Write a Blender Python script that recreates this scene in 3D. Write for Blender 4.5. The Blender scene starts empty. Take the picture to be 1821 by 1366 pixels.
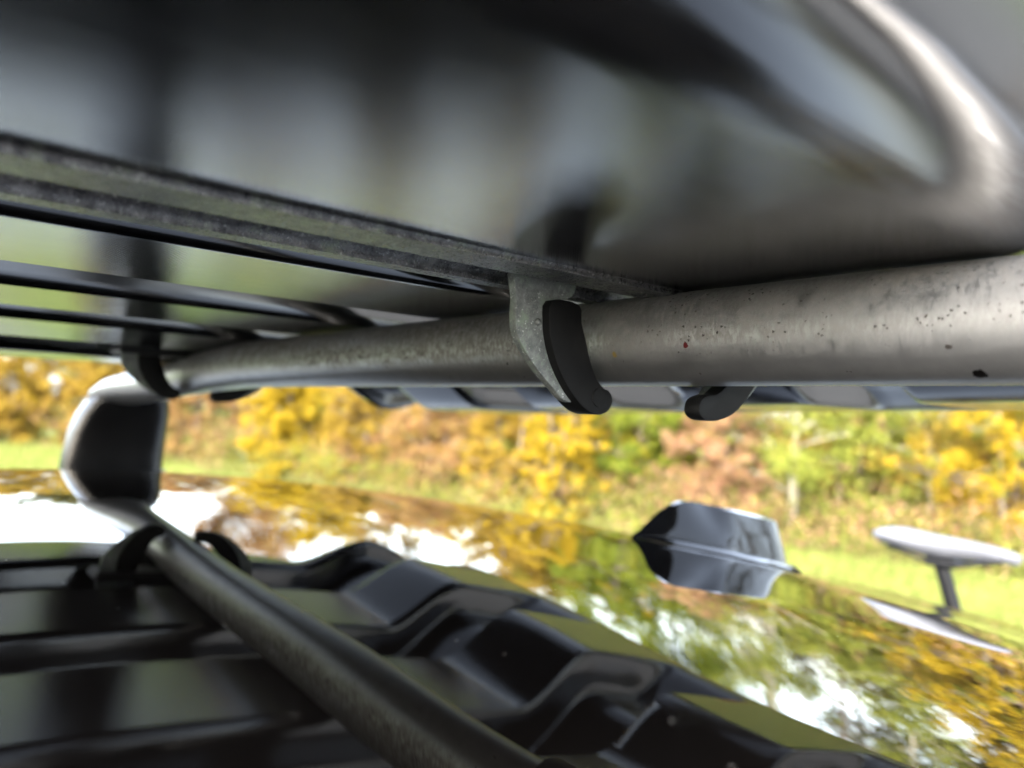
import bpy, bmesh, math, random
import numpy as np
from mathutils import Vector, Matrix

random.seed(7)
rng = np.random.default_rng(7)
R = math.radians
H = 1.62                      # height of the camera above the ground; the z values below are relative to it
sc = bpy.context.scene
COL = sc.collection

# ------------------------------------------------------------------ camera, sky, sun, exposure
cd = bpy.data.cameras.new('camera')
cam = bpy.data.objects.new('camera', cd)
COL.objects.link(cam)
cam.matrix_world = Matrix((
    (0.7553545888, -0.0568905329, -0.6528421803, 0.0),
    (-0.6540591203, -0.0037706293, -0.7564340351, 0.0),
    (0.0405723095, 0.9983733017, -0.0400579339, H),
    (0, 0, 0, 1)))
cd.sensor_width = 36.0
cd.lens = 1400.0 / 1821.0 * 36.0
cd.clip_start = 0.01
cd.clip_end = 2000
cd.dof.use_dof = True
cd.dof.focus_distance = 0.25
cd.dof.aperture_fstop = 8.9
sc.camera = cam

SUN_EL, SUN_AZ = R(36), R(200)          # azimuth of the sun seen from the car, counted from +X towards +Y
w = bpy.data.worlds.new('World')
sc.world = w
w.use_nodes = True
nt = w.node_tree
bg = nt.nodes['Background']
sky = nt.nodes.new('ShaderNodeTexSky')
sky.sky_type = 'NISHITA'
sky.sun_disc = False
sky.sun_elevation = SUN_EL
sky.sun_rotation = R(90) - SUN_AZ
sky.air_density = 1.0
sky.dust_density = 3.0
hs = nt.nodes.new('ShaderNodeHueSaturation')
hs.inputs['Saturation'].default_value = 0.58
hs.inputs['Value'].default_value = 4.2
nt.links.new(sky.outputs[0], hs.inputs['Color'])
nt.links.new(hs.outputs[0], bg.inputs['Color'])
bg.inputs['Strength'].default_value = 0.15

sd = bpy.data.lights.new('sun', 'SUN')
sd.energy = 3.2
sd.angle = R(12)
sd.color = (1.0, 0.97, 0.90)
sun = bpy.data.objects.new('sun', sd)
COL.objects.link(sun)
sv = Vector((math.cos(SUN_AZ) * math.cos(SUN_EL), math.sin(SUN_AZ) * math.cos(SUN_EL), math.sin(SUN_EL)))
sun.rotation_euler = sv.to_track_quat('Z', 'Y').to_euler()

sc.view_settings.view_transform = 'Standard'
sc.view_settings.look = 'None'
sc.view_settings.gamma = 1.0
sc.view_settings.use_curve_mapping = False
sc.view_settings.exposure = 1.72
try:
    sc.cycles.use_denoising = True
    sc.cycles.max_bounces = 10
    sc.cycles.glossy_bounces = 8
    sc.cycles.diffuse_bounces = 3
    sc.cycles.transmission_bounces = 6
    sc.cycles.caustics_reflective = True
    sc.cycles.sample_clamp_indirect = 12.0
except Exception:
    pass

# ------------------------------------------------------------------ material helpers
class NT:
    def __init__(s, name):
        s.m = bpy.data.materials.new(name)
        s.m.use_nodes = True
        s.t = s.m.node_tree
        s.b = s.t.nodes['Principled BSDF']
        s.out = s.t.nodes['Material Output']
    def n(s, kind, **kw):
        o = s.t.nodes.new(kind)
        for k, v in kw.items():
            if k.startswith('i_'):
                o.inputs[k[2:].replace('_', ' ')].default_value = v
            else:
                setattr(o, k, v)
        return o
    def l(s, a, b):
        s.t.links.new(a, b)
    def coord(s, scale=(1, 1, 1)):
        c = s.n('ShaderNodeTexCoord')
        mp = s.n('ShaderNodeMapping')
        mp.inputs['Scale'].default_value = scale
        s.l(c.outputs['Object'], mp.inputs['Vector'])
        return mp.outputs[0]
    def noise(s, vec, scale, detail=4.0, rough=0.55):
        o = s.n('ShaderNodeTexNoise')
        o.inputs['Scale'].default_value = scale
        o.inputs['Detail'].default_value = detail
        o.inputs['Roughness'].default_value = rough
        if vec is not None: s.l(vec, o.inputs['Vector'])
        return o.outputs['Fac']
    def ramp(s, fac, stops):
        r = s.n('ShaderNodeValToRGB')
        e = r.color_ramp.elements
        while len(e) < len(stops): e.new(0.5)
        for q, (p, c) in zip(e, stops):
            q.position = p
            q.color = c if len(c) == 4 else (*c, 1)
        if fac is not None: s.l(fac, r.inputs[0])
        return r.outputs[0]
    def math(s, op, a, b=None, c=None):
        o = s.n('ShaderNodeMath', operation=op)
        for i, v in enumerate((a, b, c)):
            if v is None: continue
            if isinstance(v, (int, float)): o.inputs[i].default_value = v
            else: s.l(v, o.inputs[i])
        return o.outputs[0]
    def mix(s, fac, a, b):
        o = s.n('ShaderNodeMix', data_type='RGBA')
        if isinstance(fac, (int, float)): o.inputs[0].default_value = fac
        else: s.l(fac, o.inputs[0])
        for i, v in ((6, a), (7, b)):
            if isinstance(v, tuple): o.inputs[i].default_value = (*v, 1) if len(v) == 3 else v
            else: s.l(v, o.inputs[i])
        return o.outputs[2]
    def bump(s, h, strength, dist):
        o = s.n('ShaderNodeBump')
        o.inputs['Strength'].default_value = strength
        o.inputs['Distance'].default_value = dist
        s.l(h, o.inputs['Height'])
        s.l(o.outputs[0], s.b.inputs['Normal'])
    def set(s, **kw):
        for k, v in kw.items():
            i = s.b.inputs[k.replace('_', ' ')]
            if isinstance(v, tuple): i.default_value = (*v, 1) if len(v) == 3 else v
            elif isinstance(v, (int, float)): i.default_value = v
            else: s.l(v, i)
        return s

M = {}
def simple(name, col, rough=0.5, metal=0.0, coat=0.0, var=0.25, scale=30.0, **kw):
    k = NT(name)
    f = k.noise(k.coord(), scale)
    dark = tuple(c * (1 - var) for c in col)
    lite = tuple(min(1, c * (1 + var)) for c in col)
    k.set(Base_Color=k.ramp(f, [(0.3, dark), (0.7, lite)]), Roughness=rough, Metallic=metal, Coat_Weight=coat, **kw)
    M[name] = k.m
    return k

# moulded black plastic of the roof box: satin, fine diamond grain, a little dust
k = NT('box_plastic')
c = k.coord()
sep = k.n('ShaderNodeSeparateXYZ'); k.l(c, sep.inputs[0])
yz = k.math('ADD', sep.outputs[1], sep.outputs[2])
u = k.math('ADD', sep.outputs[0], yz); v = k.math('SUBTRACT', sep.outputs[0], yz)
su = k.math('SINE', k.math('MULTIPLY', u, 3300.0)); sv_ = k.math('SINE', k.math('MULTIPLY', v, 3300.0))
grain0 = k.math('MULTIPLY', su, sv_)
geo = k.n('ShaderNodeNewGeometry'); sn = k.n('ShaderNodeSeparateXYZ'); k.l(geo.outputs['True Normal'], sn.inputs[0])
flat = k.ramp(k.math('ABSOLUTE', sn.outputs[2]), [(0.85, (0, 0, 0)), (0.97, (1, 1, 1))])
grain = k.math('MULTIPLY', grain0, flat)
n1 = k.noise(c, 14.0, 5.0); n2 = k.noise(k.coord((6, 60, 60)), 3.0, 6.0)
dots = k.ramp(grain, [(0.35, (0.0015, 0.0017, 0.0025)), (0.75, (0.045, 0.045, 0.048))])
smear = k.ramp(k.noise(k.coord((4, 40, 40)), 2.0, 6.0, 0.7), [(0.55, (0, 0, 0)), (0.72, (0.5,) * 3)])
k.set(Base_Color=k.mix(smear, dots, (0.020, 0.019, 0.018)),
      Roughness=k.math('ADD', k.ramp(n2, [(0.3, (0.105,) * 3), (0.75, (0.155,) * 3)]), k.math('MULTIPLY', k.math('MAXIMUM', grain, 0.0), 0.07)), IOR=2.3, Specular_IOR_Level=0.55)
k.bump(grain, 0.5, 0.000028)
M['box_plastic'] = k.m
simple('lid_plastic', (0.014, 0.014, 0.016), 0.32)

# painted car roof: deep black-brown gloss with specks of dust
k = NT('roof_paint')
c = k.coord()
vor = k.n('ShaderNodeTexVoronoi'); vor.inputs['Scale'].default_value = 160.0; k.l(c, vor.inputs['Vector'])
speck = k.math('LESS_THAN', vor.outputs['Distance'], 0.045)
keep = k.math('GREATER_THAN', k.noise(c, 60.0, 2.0), 0.56)
dust = k.math('MULTIPLY', speck, keep)
film = k.noise(c, 9.0, 6.0)
k.set(Base_Color=k.mix(dust, k.ramp(film, [(0.3, (0.0024, 0.0020, 0.0018)), (0.8, (0.0048, 0.0040, 0.0036))]), (0.30, 0.29, 0.27)),
      Roughness=0.6, Metallic=0.0, Specular_IOR_Level=0.0, Coat_Weight=1.0, Coat_IOR=1.75, Coat_Roughness=k.math('MULTIPLY_ADD', dust, 0.3, 0.010))
M['roof_paint'] = k.m
simple('body_paint', (0.012, 0.010, 0.009), 0.08, coat=1.0)
simple('car_glass', (0.006, 0.007, 0.008), 0.03)
simple('gloss_black', (0.002, 0.002, 0.0025), 0.03, Specular_IOR_Level=0.24)
simple('tyre_rubber', (0.02, 0.02, 0.02), 0.8)
simple('rim_metal', (0.35, 0.35, 0.36), 0.35, 0.9)
simple('lamp_red', (0.25, 0.01, 0.01), 0.1)
simple('lamp_clear', (0.6, 0.6, 0.6), 0.08)
simple('black_plastic', (0.010, 0.010, 0.011), 0.22, scale=80.0)
simple('pad_rubber', (0.004, 0.0042, 0.0045), 0.55, scale=200.0, Specular_IOR_Level=0.18)
simple('saddle_cover', (0.105, 0.108, 0.120), 0.5, Specular_IOR_Level=0.2, var=0.08)
simple('saddle_black', (0.004, 0.004, 0.0045), 0.4, Specular_IOR_Level=0.25)
simple('frame_paint', (0.02, 0.02, 0.022), 0.2, coat=0.5)

# satin aluminium bar with road dirt, insect spots, scratches, a red and a yellow mark
k = NT('bar_metal')
c = k.coord()
sepb = k.n('ShaderNodeSeparateXYZ'); k.l(c, sepb.inputs[0])
fine = k.noise(c, 520.0, 6.0, 0.65)
mid = k.noise(c, 120.0, 6.0, 0.7)
big = k.noise(k.coord((1, 0.25, 1)), 30.0, 4.0)
# dirt thrown up by the road lies on the front half of the bar
front = k.ramp(k.math('MULTIPLY_ADD', sepb.outputs[0], -30.0, 0.35), [(0.35, (0, 0, 0)), (0.7, (1, 1, 1))])
upper = k.ramp(k.math('MULTIPLY_ADD', sepb.outputs[2], 28.0, 0.5), [(0.22, (0, 0, 0)), (0.45, (1, 1, 1))])
zone = k.math('MULTIPLY', front, upper)
d1 = k.ramp(k.math('ADD', k.math('MULTIPLY', k.noise(k.coord((1, 1.6, 0.8)), 420.0, 6.0, 0.75), 0.65), k.math('MULTIPLY', mid, 0.35)), [(0.42, (0, 0, 0)), (0.54, (0.95,) * 3)])
dirt = k.math('MULTIPLY', k.math('MULTIPLY', d1, zone), k.ramp(big, [(0.35, (0.35,) * 3), (0.65, (1, 1, 1))]))
def spots(scale, thr, gate_scale, gate):
    vv = k.n('ShaderNodeTexVoronoi'); vv.inputs['Scale'].default_value = scale; vv.inputs['Randomness'].default_value = 1.0
    ad = k.n('ShaderNodeVectorMath', operation='ADD')
    nn = k.n('ShaderNodeTexNoise'); nn.inputs['Scale'].default_value = scale * 2.5
    sm = k.n('ShaderNodeVectorMath', operation='SCALE'); sm.inputs[3].default_value = 0.6 / scale
    k.l(c, nn.inputs['Vector']); k.l(nn.outputs['Color'], sm.inputs[0]); k.l(c, ad.inputs[0]); k.l(sm.outputs[0], ad.inputs[1])
    k.l(ad.outputs[0], vv.inputs['Vector'])
    sp = k.math('LESS_THAN', vv.outputs['Distance'], thr)
    sc_ = k.n('ShaderNodeSeparateColor'); k.l(vv.outputs['Color'], sc_.inputs[0])
    return k.math('MULTIPLY', sp, k.math('GREATER_THAN', sc_.outputs[0], gate)), sc_
sp1, _ = spots(230.0, 0.13, 0, 0.90)
sp2, _ = spots(640.0, 0.27, 0, 0.62)
sp1 = k.math('MULTIPLY', sp1, front); sp2 = k.math('MULTIPLY', k.math('MULTIPLY', sp2, zone), k.math('GREATER_THAN', k.noise(c, 70.0, 4.0, 0.7), 0.53))
blk = k.math('MAXIMUM', sp1, sp2)
vs = k.coord((60, 9, 60))
scr_n = k.noise(k.coord((220, 900, 160)), 1.0, 2.0)
scr = k.math('MULTIPLY', k.math('GREATER_THAN', scr_n, 0.79), front)
metal = k.ramp(mid, [(0.3, (0.33, 0.33, 0.33)), (0.7, (0.41, 0.41, 0.41))])
col = k.mix(dirt, metal, (0.072, 0.056, 0.040))
col = k.mix(scr, col, (0.75, 0.75, 0.75))
col = k.mix(blk, col, (0.012, 0.008, 0.006))
def splat(p, r, colr, col):
    vd = k.n('ShaderNodeVectorMath', operation='DISTANCE'); k.l(c, vd.inputs[0]); vd.inputs[1].default_value = p
    m_ = k.math('LESS_THAN', k.math('ADD', vd.outputs['Value'], k.math('MULTIPLY', k.noise(c, 900.0, 4.0, 0.8), r * 1.6)), r * 1.75)
    return k.mix(m_, col, colr)
col = splat((-0.0158, -0.204, -0.004), 0.0010, (0.10, 0.006, 0.008), col)
col = splat((-0.0152, -0.173, -0.006), 0.0011, (0.28, 0.20, 0.05), col)
col = splat((-0.0086, -0.288, -0.0140), 0.0018, (0.014, 0.011, 0.009), col)
k.set(Base_Color=col, Metallic=k.math('SUBTRACT', 0.88, k.math('MULTIPLY', k.math('MAXIMUM', dirt, blk), 0.85)),
      Roughness=k.math('ADD', 0.38, k.math('MULTIPLY', k.math('MAXIMUM', dirt, blk), 0.4)))
k.bump(k.math('ADD', k.math('MULTIPLY', blk, 1.0), k.math('MULTIPLY', dirt, 0.4)), 0.4, 0.0004)
M['bar_metal'] = k.m

# weathered zinc of rails and claws
def zinc(name, lite, dark, green, rough, met):
    k = NT(name)
    c = k.coord()
    a = k.noise(c, 260.0, 8.0, 0.75); b = k.noise(c, 800.0, 5.0, 0.7); g = k.noise(c, 130.0, 6.0, 0.7)
    col = k.ramp(a, [(0.32, dark), (0.5, tuple(0.5 * (x + y) for x, y in zip(lite, dark))), (0.66, lite)])
    col = k.mix(k.ramp(g, [(0.52, (0, 0, 0)), (0.66, (0.8,) * 3)]), col, green)
    col = k.mix(k.ramp(b, [(0.60, (0, 0, 0)), (0.68, (1, 1, 1))]), col, (0.60, 0.62, 0.60))
    k.set(Base_Color=col, Metallic=met, Roughness=k.ramp(b, [(0.3, (rough - 0.12,) * 3), (0.7, (rough + 0.15,) * 3)]))
    k.bump(k.math('ADD', a, k.math('MULTIPLY', b, 0.5)), 0.6, 0.0006)
    M[name] = k.m
zinc('rail_zinc', (0.30, 0.30, 0.31), (0.055, 0.056, 0.062), (0.22, 0.26, 0.18), 0.30, 0.8)
zinc('claw_zinc', (0.27, 0.29, 0.28), (0.09, 0.10, 0.10), (0.22, 0.29, 0.21), 0.5, 0.4)

def leaf_mat(name, stops, trans=0.45):
    k = NT(name)
    g = k.n('ShaderNodeNewGeometry')
    c = k.coord()
    clump = k.noise(c, 1.7, 3.0)
    f = k.math('ADD', k.math('MULTIPLY', g.outputs['Random Per Island'], 0.55), k.math('MULTIPLY', clump, 0.5))
    col = k.ramp(f, stops)
    d = k.n('ShaderNodeBsdfDiffuse'); t = k.n('ShaderNodeBsdfTranslucent'); mx = k.n('ShaderNodeMixShader')
    mx.inputs[0].default_value = trans
    k.l(col, d.inputs[0]); k.l(col, t.inputs[0]); k.l(d.outputs[0], mx.inputs[1]); k.l(t.outputs[0], mx.inputs[2])
    k.l(mx.outputs[0], k.out.inputs['Surface'])
    M[name] = k.m
leaf_mat('leaf_yellow', [(0.2, (0.181, 0.137, 0.019)), (0.5, (0.330, 0.232, 0.019)), (0.8, (0.415, 0.283, 0.023))])
leaf_mat('leaf_orange', [(0.2, (0.110, 0.067, 0.022)), (0.5, (0.262, 0.166, 0.028)), (0.8, (0.333, 0.243, 0.036))])
leaf_mat('leaf_rust', [(0.2, (0.121, 0.065, 0.040)), (0.5, (0.275, 0.147, 0.065)), (0.8, (0.330, 0.245, 0.077))])
leaf_mat('leaf_pink', [(0.2, (0.159, 0.074, 0.053)), (0.5, (0.329, 0.181, 0.109)), (0.8, (0.390, 0.284, 0.128))])
leaf_mat('leaf_lime', [(0.2, (0.075, 0.105, 0.025)), (0.5, (0.196, 0.222, 0.043)), (0.8, (0.279, 0.273, 0.048))])
leaf_mat('leaf_green', [(0.2, (0.047, 0.080, 0.020)), (0.5, (0.134, 0.169, 0.023)), (0.8, (0.240, 0.249, 0.028))])
leaf_mat('leaf_olive', [(0.2, (0.034, 0.040, 0.022)), (0.5, (0.097, 0.095, 0.031)), (0.8, (0.192, 0.157, 0.043))])
leaf_mat('leaf_red', [(0.2, (0.173, 0.017, 0.026)), (0.5, (0.289, 0.030, 0.037)), (0.8, (0.346, 0.071, 0.049))])
leaf_mat('grass_blade', [(0.2, (0.100, 0.125, 0.025)), (0.5, (0.174, 0.206, 0.050)), (0.8, (0.262, 0.262, 0.087))], 0.35)
leaf_mat('straw_blade', [(0.2, (0.125, 0.118, 0.038)), (0.5, (0.206, 0.206, 0.069)), (0.8, (0.274, 0.262, 0.100))], 0.35)
simple('bark', (0.13, 0.10, 0.075), 0.9, scale=14.0, var=0.45)
simple('pale_bark', (0.26, 0.235, 0.17), 0.85, scale=9.0, var=0.35)

k = NT('grass_ground')
c = k.coord()
a = k.noise(c, 0.35, 5.0); b = k.noise(c, 6.0, 6.0, 0.7)
col = k.ramp(k.math('ADD', k.math('MULTIPLY', a, 0.5), k.math('MULTIPLY', b, 0.5)), [(0.3, (0.05, 0.075, 0.022)), (0.5, (0.08, 0.115, 0.035)), (0.7, (0.12, 0.14, 0.055))])
k.set(Base_Color=col, Roughness=0.95, Specular_IOR_Level=0.03); k.bump(b, 0.8, 0.06)
M['grass_ground'] = k.m
k = NT('asphalt')
c = k.coord(); a = k.noise(c, 0.8, 5.0); b = k.noise(c, 90.0, 4.0, 0.8)
k.set(Base_Color=k.ramp(k.math('ADD', k.math('MULTIPLY', a, 0.4), k.math('MULTIPLY', b, 0.6)), [(0.3, (0.05, 0.05, 0.05)), (0.7, (0.11, 0.108, 0.10))]), Roughness=0.9, Specular_IOR_Level=0.25)
k.bump(b, 0.6, 0.006); M['asphalt'] = k.m

# ------------------------------------------------------------------ object helpers
def link_mesh(name, verts, faces, mat, parent=None, smooth=True, sharp=None, loc=None):
    me = bpy.data.meshes.new(name)
    me.from_pydata([tuple(p) for p in verts], [], [tuple(f) for f in faces])
    me.validate(); me.update()
    if smooth:
        me.polygons.foreach_set('use_smooth', [True] * len(me.polygons))
        if sharp: me.set_sharp_from_angle(angle=R(sharp))
    if isinstance(mat, str): mat = M[mat]
    me.materials.append(mat)
    o = bpy.data.objects.new(name, me)
    COL.objects.link(o)
    if parent: o.parent = parent
    if loc is not None: o.location = loc
    return o

def bm_obj(name, bm, mat, parent=None, smooth=True, sharp=35, loc=None):
    bmesh.ops.recalc_face_normals(bm, faces=bm.faces)
    me = bpy.data.meshes.new(name)
    bm.to_mesh(me); bm.free()
    if smooth:
        me.polygons.foreach_set('use_smooth', [True] * len(me.polygons))
        if sharp: me.set_sharp_from_angle(angle=R(sharp))
    me.materials.append(M[mat])
    o = bpy.data.objects.new(name, me)
    COL.objects.link(o)
    if parent: o.parent = parent
    if loc is not None: o.location = loc
    return o

def tag(o, label=None, cat=None, group=None, kind=None):
    if label: o['label'] = label
    if cat: o['category'] = cat
    if group: o['group'] = group
    if kind: o['kind'] = kind
    return o

def thing(name, loc, label, cat, group=None):
    o = bpy.data.objects.new(name, None)
    o.empty_display_size = 0.1
    o.location = loc
    COL.objects.link(o)
    return tag(o, label, cat, group)

def grid_faces(nu, nv, close_v=False):
    f = []
    for i in range(nu - 1):
        for j in range(nv - (0 if close_v else 1)):
            j2 = (j + 1) % nv
            f.append((i * nv + j, i * nv + j2, (i + 1) * nv + j2, (i + 1) * nv + j))
    return f

def loft(rings, cap0=True, cap1=True):
    nv = len(rings[0]); vs = [p for r in rings for p in r]
    fs = grid_faces(len(rings), nv, True)
    if cap0: fs.append(tuple(range(nv))[::-1])
    if cap1: fs.append(tuple((len(rings) - 1) * nv + j for j in range(nv)))
    return vs, fs

def tube_rings(pts, rad, seg=24):
    pts = [Vector(p) for p in pts]; rings = []
    n = len(pts)
    ref = Vector((0, 0, 1))
    for i, p in enumerate(pts):
        t = (pts[min(i + 1, n - 1)] - pts[max(i - 1, 0)]).normalized()
        a = t.cross(ref)
        if a.length < 1e-3: a = t.cross(Vector((1, 0, 0)))
        a.normalize(); b = t.cross(a).normalized()
        r = rad[i] if hasattr(rad, '__len__') else rad
        rx, ry = r if hasattr(r, '__len__') else (r, r)
        rings.append([p + a * (math.cos(q) * rx) + b * (math.sin(q) * ry) for q in [2 * math.pi * s / seg for s in range(seg)]])
    return rings

def tube(name, pts, rad, mat, parent=None, seg=16, loc=None):
    vs, fs = loft(tube_rings(pts, rad, seg))
    return link_mesh(name, vs, fs, mat, parent, sharp=50, loc=loc)

def prism_y(outline, y0, y1, bev=0.0008):
    """solid from an outline in the XZ plane, between two y values, edges bevelled"""
    bm = bmesh.new()
    v0 = [bm.verts.new((x, y0, z)) for x, z in outline]
    v1 = [bm.verts.new((x, y1, z)) for x, z in outline]
    n = len(outline)
    bm.faces.new(v0); bm.faces.new(v1[::-1])
    for i in range(n):
        bm.faces.new((v0[i], v1[i], v1[(i + 1) % n], v0[(i + 1) % n]))
    bmesh.ops.recalc_face_normals(bm, faces=bm.faces)
    if bev:
        ed = [e for e in bm.edges if e.calc_face_angle(0) > 0.9]
        bmesh.ops.bevel(bm, geom=ed, offset=bev, segments=2, affect='EDGES', profile=0.6)
    return bm

def smooth_closed(pts, n=4):
    """Catmull-Rom through a closed outline"""
    out = []; m = len(pts)
    P = [np.array(p, float) for p in pts]
    for i in range(m):
        a, b, c_, d = P[i - 1], P[i], P[(i + 1) % m], P[(i + 2) % m]
        for s in range(n):
            t = s / n
            out.append(tuple(0.5 * ((2 * b) + (c_ - a) * t + (2 * a - 5 * b + 4 * c_ - d) * t * t + (3 * b - a - 3 * c_ + d) * t ** 3)))
    return out

def box_bm(size, center=(0, 0, 0), bev=0.0):
    bm = bmesh.new()
    bmesh.ops.create_cube(bm, size=1.0)
    bmesh.ops.scale(bm, vec=size, verts=bm.verts)
    bmesh.ops.translate(bm, vec=center, verts=bm.verts)
    if bev: bmesh.ops.bevel(bm, geom=list(bm.edges), offset=bev, segments=3, affect='EDGES')
    return bm

def sstep(a, b, x):
    t = np.clip((np.asarray(x, float) - a) / (b - a), 0, 1)
    return t * t * (3 - 2 * t)

# ------------------------------------------------------------------ the setting
def plane(name, x0, x1, y0, y1, z, mat, n=1):
    xs = np.linspace(x0, x1, n + 1); ys = np.linspace(y0, y1, n + 1)
    vs = [(x, y, z) for x in xs for y in ys]
    return tag(link_mesh(name, vs, grid_faces(n + 1, n + 1), mat, smooth=False), kind='structure')
plane('ground', -400, 400, -400, 400, 0.0, 'grass_ground', 8)
plane('parking_area', -60, 4.9, -45, 5.3, 0.006, 'asphalt', 4)
plane('reflection_asphalt_rear', 4.9, 60, -45, 0.2, 0.006, 'asphalt', 4)  # unseen asphalt added so the box wall mirrors grey instead of grass green
plane('reflection_asphalt_far', -60, 1.2, 5.3, 13.0, 0.006, 'asphalt', 4)  # unseen asphalt added to keep grass green out of the bar's highlight

# ------------------------------------------------------------------ the car
YC = 0.36                                     # centre line of the car
RC = {(0, 0): -0.04475, (0, 1): -0.01371, (0, 2): -0.06004, (0, 3): -0.13496, (1, 0): 0.02281, (1, 1): 0.14312,
      (1, 2): -0.08315, (2, 0): -0.31882, (2, 1): -0.05338, (3, 0): 0.13847}
def roof_raw(x, y):
    return sum(c_ * x ** i * (y - 0.4) ** j for (i, j), c_ in RC.items())
def roof_z(x, y):
    """crowned roof, falling to the rear; z relative to the camera height"""
    x = np.asarray(x, float); y = np.asarray(y, float)
    xc = np.clip(x, -0.10, 1.06); yc = np.clip(y, -0.02, 0.86)
    z = roof_raw(xc, yc)
    h = 1e-3
    sx = (roof_raw(xc + h, yc) - roof_raw(xc - h, yc)) / (2 * h)
    dx = x - xc; dy = y - yc
    z = z + np.where(dx < 0, 0.03 * dx - 0.06 * dx * dx, sx * dx)
    z = z - np.where(dy < 0, 0.9 * dy * dy, 0)
    z = z + 0.19 * np.clip(0.13 - np.clip(y, -0.02, 1), 0, None) ** 2 * (1 - sstep(0.16, 0.40, x))
    # local crown added round the aerial to shorten its reflection in the roof
    z = z + 0.0035 * sstep(0, 1, 1 - np.hypot((x - 0.50) / 0.24, (y - 0.34) / 0.24))
    return z

car = thing('car', (-0.3, YC, 0.0), 'dark glossy estate car with reflective black-brown roof under the roof box', 'car')
def CL(v): return (v[0] + 0.3, v[1] - YC, v[2] + H)       # relative-to-camera point -> car's own frame
Y0, Y1 = -0.14, 0.86
def roof_sheet(xs, name, mat, drop_front=False, drop_rear=False):
    ys = np.unique(np.concatenate([np.linspace(Y0, Y1, 48), [Y0 + 0.0008, Y0 + 0.003, Y1 - 0.003, Y1 - 0.0008]]))
    vs = []; rows = 0
    side = [(0.004, -0.0015), (0.009, -0.005), (0.012, -0.012), (0.016, -0.085)]
    xs = sorted(set(list(xs) + [xs[0] + 0.0006, xs[0] + 0.002, xs[-1] - 0.002, xs[-1] - 0.0006] + ([xs[-1] - q * 0.0025 for q in range(2, 10)] if drop_front else [])))
    prof = [(x, 0.0) for x in xs]
    if drop_rear: prof += [(xs[-1] + 0.001, -0.0006), (xs[-1] + 0.0018, -0.004), (xs[-1] + 0.0018, -0.070 if not drop_front else -0.12)]
    if drop_front: prof = [(xs[0] - 0.0006, -0.02), (xs[0] - 0.0005, -0.001)] + prof
    for x, dz in prof:
        if drop_front: dz = dz + 0.0004 * float(sstep(xs[-1] - 0.022, xs[-1] - 0.004, x))
        if drop_front: dz = dz - 0.0014 * (1 - float(sstep(xs[0] + 0.004, xs[0] + 0.10, x)))
        row = []
        for a, b in side[::-1]: row.append((x, Y0 - a, float(roof_z(x, Y0)) + b + dz))
        for y in ys: row.append((x, y, float(roof_z(x, y)) + dz))
        for a, b in side: row.append((x, Y1 + a, float(roof_z(x, Y1)) + b + dz))
        rows += 1; vs += [CL(p) for p in row]
    return link_mesh(name, vs, grid_faces(rows, len(ys) + 2 * len(side)), mat, car, sharp=60)
roof_sheet(np.concatenate([np.linspace(-1.25, -0.12, 24), np.linspace(-0.10, 0.787, 90)]), 'roof_panel', 'roof_paint', drop_rear=True)
roof_sheet(np.linspace(0.7915, 1.045, 18), 'spoiler', 'roof_paint', drop_front=True, drop_rear=True)

# shell of the greenhouse and body, lofted along the car
def body_ring(x, hw_top, hw_mid, z_top, z_belt, z_low):
    pts = [(hw_top, z_top), (hw_mid, z_belt), (hw_mid + 0.05, (z_belt + z_low) * 0.55), (hw_mid + 0.02, z_low)]
    return [(x + 0.3, p, z) for p, z in pts] + [(x + 0.3, -p, z) for p, z in pts[::-1]]
lower = []
for x, hw, zb in ((-3.05, 0.55, 0.62), (-3.0, 0.70, 0.78), (-2.8, 0.80, 0.86), (-2.2, 0.84, 0.95), (-1.6, 0.85, 1.0), (-0.5, 0.86, 1.0), (0.7, 0.85, 1.02), (1.15, 0.80, 1.02), (1.27, 0.72, 0.98), (1.29, 0.70, 0.60)):
    lower.append(body_ring(x, hw - 0.04, hw, zb, zb - 0.08, 0.26))
vs, fs = loft(lower)
link_mesh('body', vs, fs, 'body_paint', car, sharp=40)
gh = []
def rz(x): return H + float(min(roof_z(np.clip(x, -1.2, 1.04), 0.83), roof_z(np.clip(x, -1.2, 1.04), -0.12))) - 0.045
for x, tw, zt in ((-1.98, 0.62, 0.99), (-1.6, 0.56, 1.03), (-1.26, 0.508, rz(-1.2)), (-0.6, 0.508, rz(-0.6)), (0.2, 0.508, rz(0.2)), (0.75, 0.508, rz(0.75)), (1.03, 0.506, rz(1.03)), (1.12, 0.56, 1.22), (1.22, 0.62, 1.0)):
    bw = 0.80 if -1.7 < x < 1.0 else 0.72
    gh.append([(x + 0.3, tw, zt), (x + 0.3, (tw + bw) / 2 + 0.03, (zt + 0.97) / 2), (x + 0.3, bw, 0.97), (x + 0.3, -bw, 0.97), (x + 0.3, -(tw + bw) / 2 - 0.03, (zt + 0.97) / 2), (x + 0.3, -tw, zt)])
vs, fs = loft(gh)
link_mesh('window', vs, fs, 'car_glass', car, sharp=30)
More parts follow.
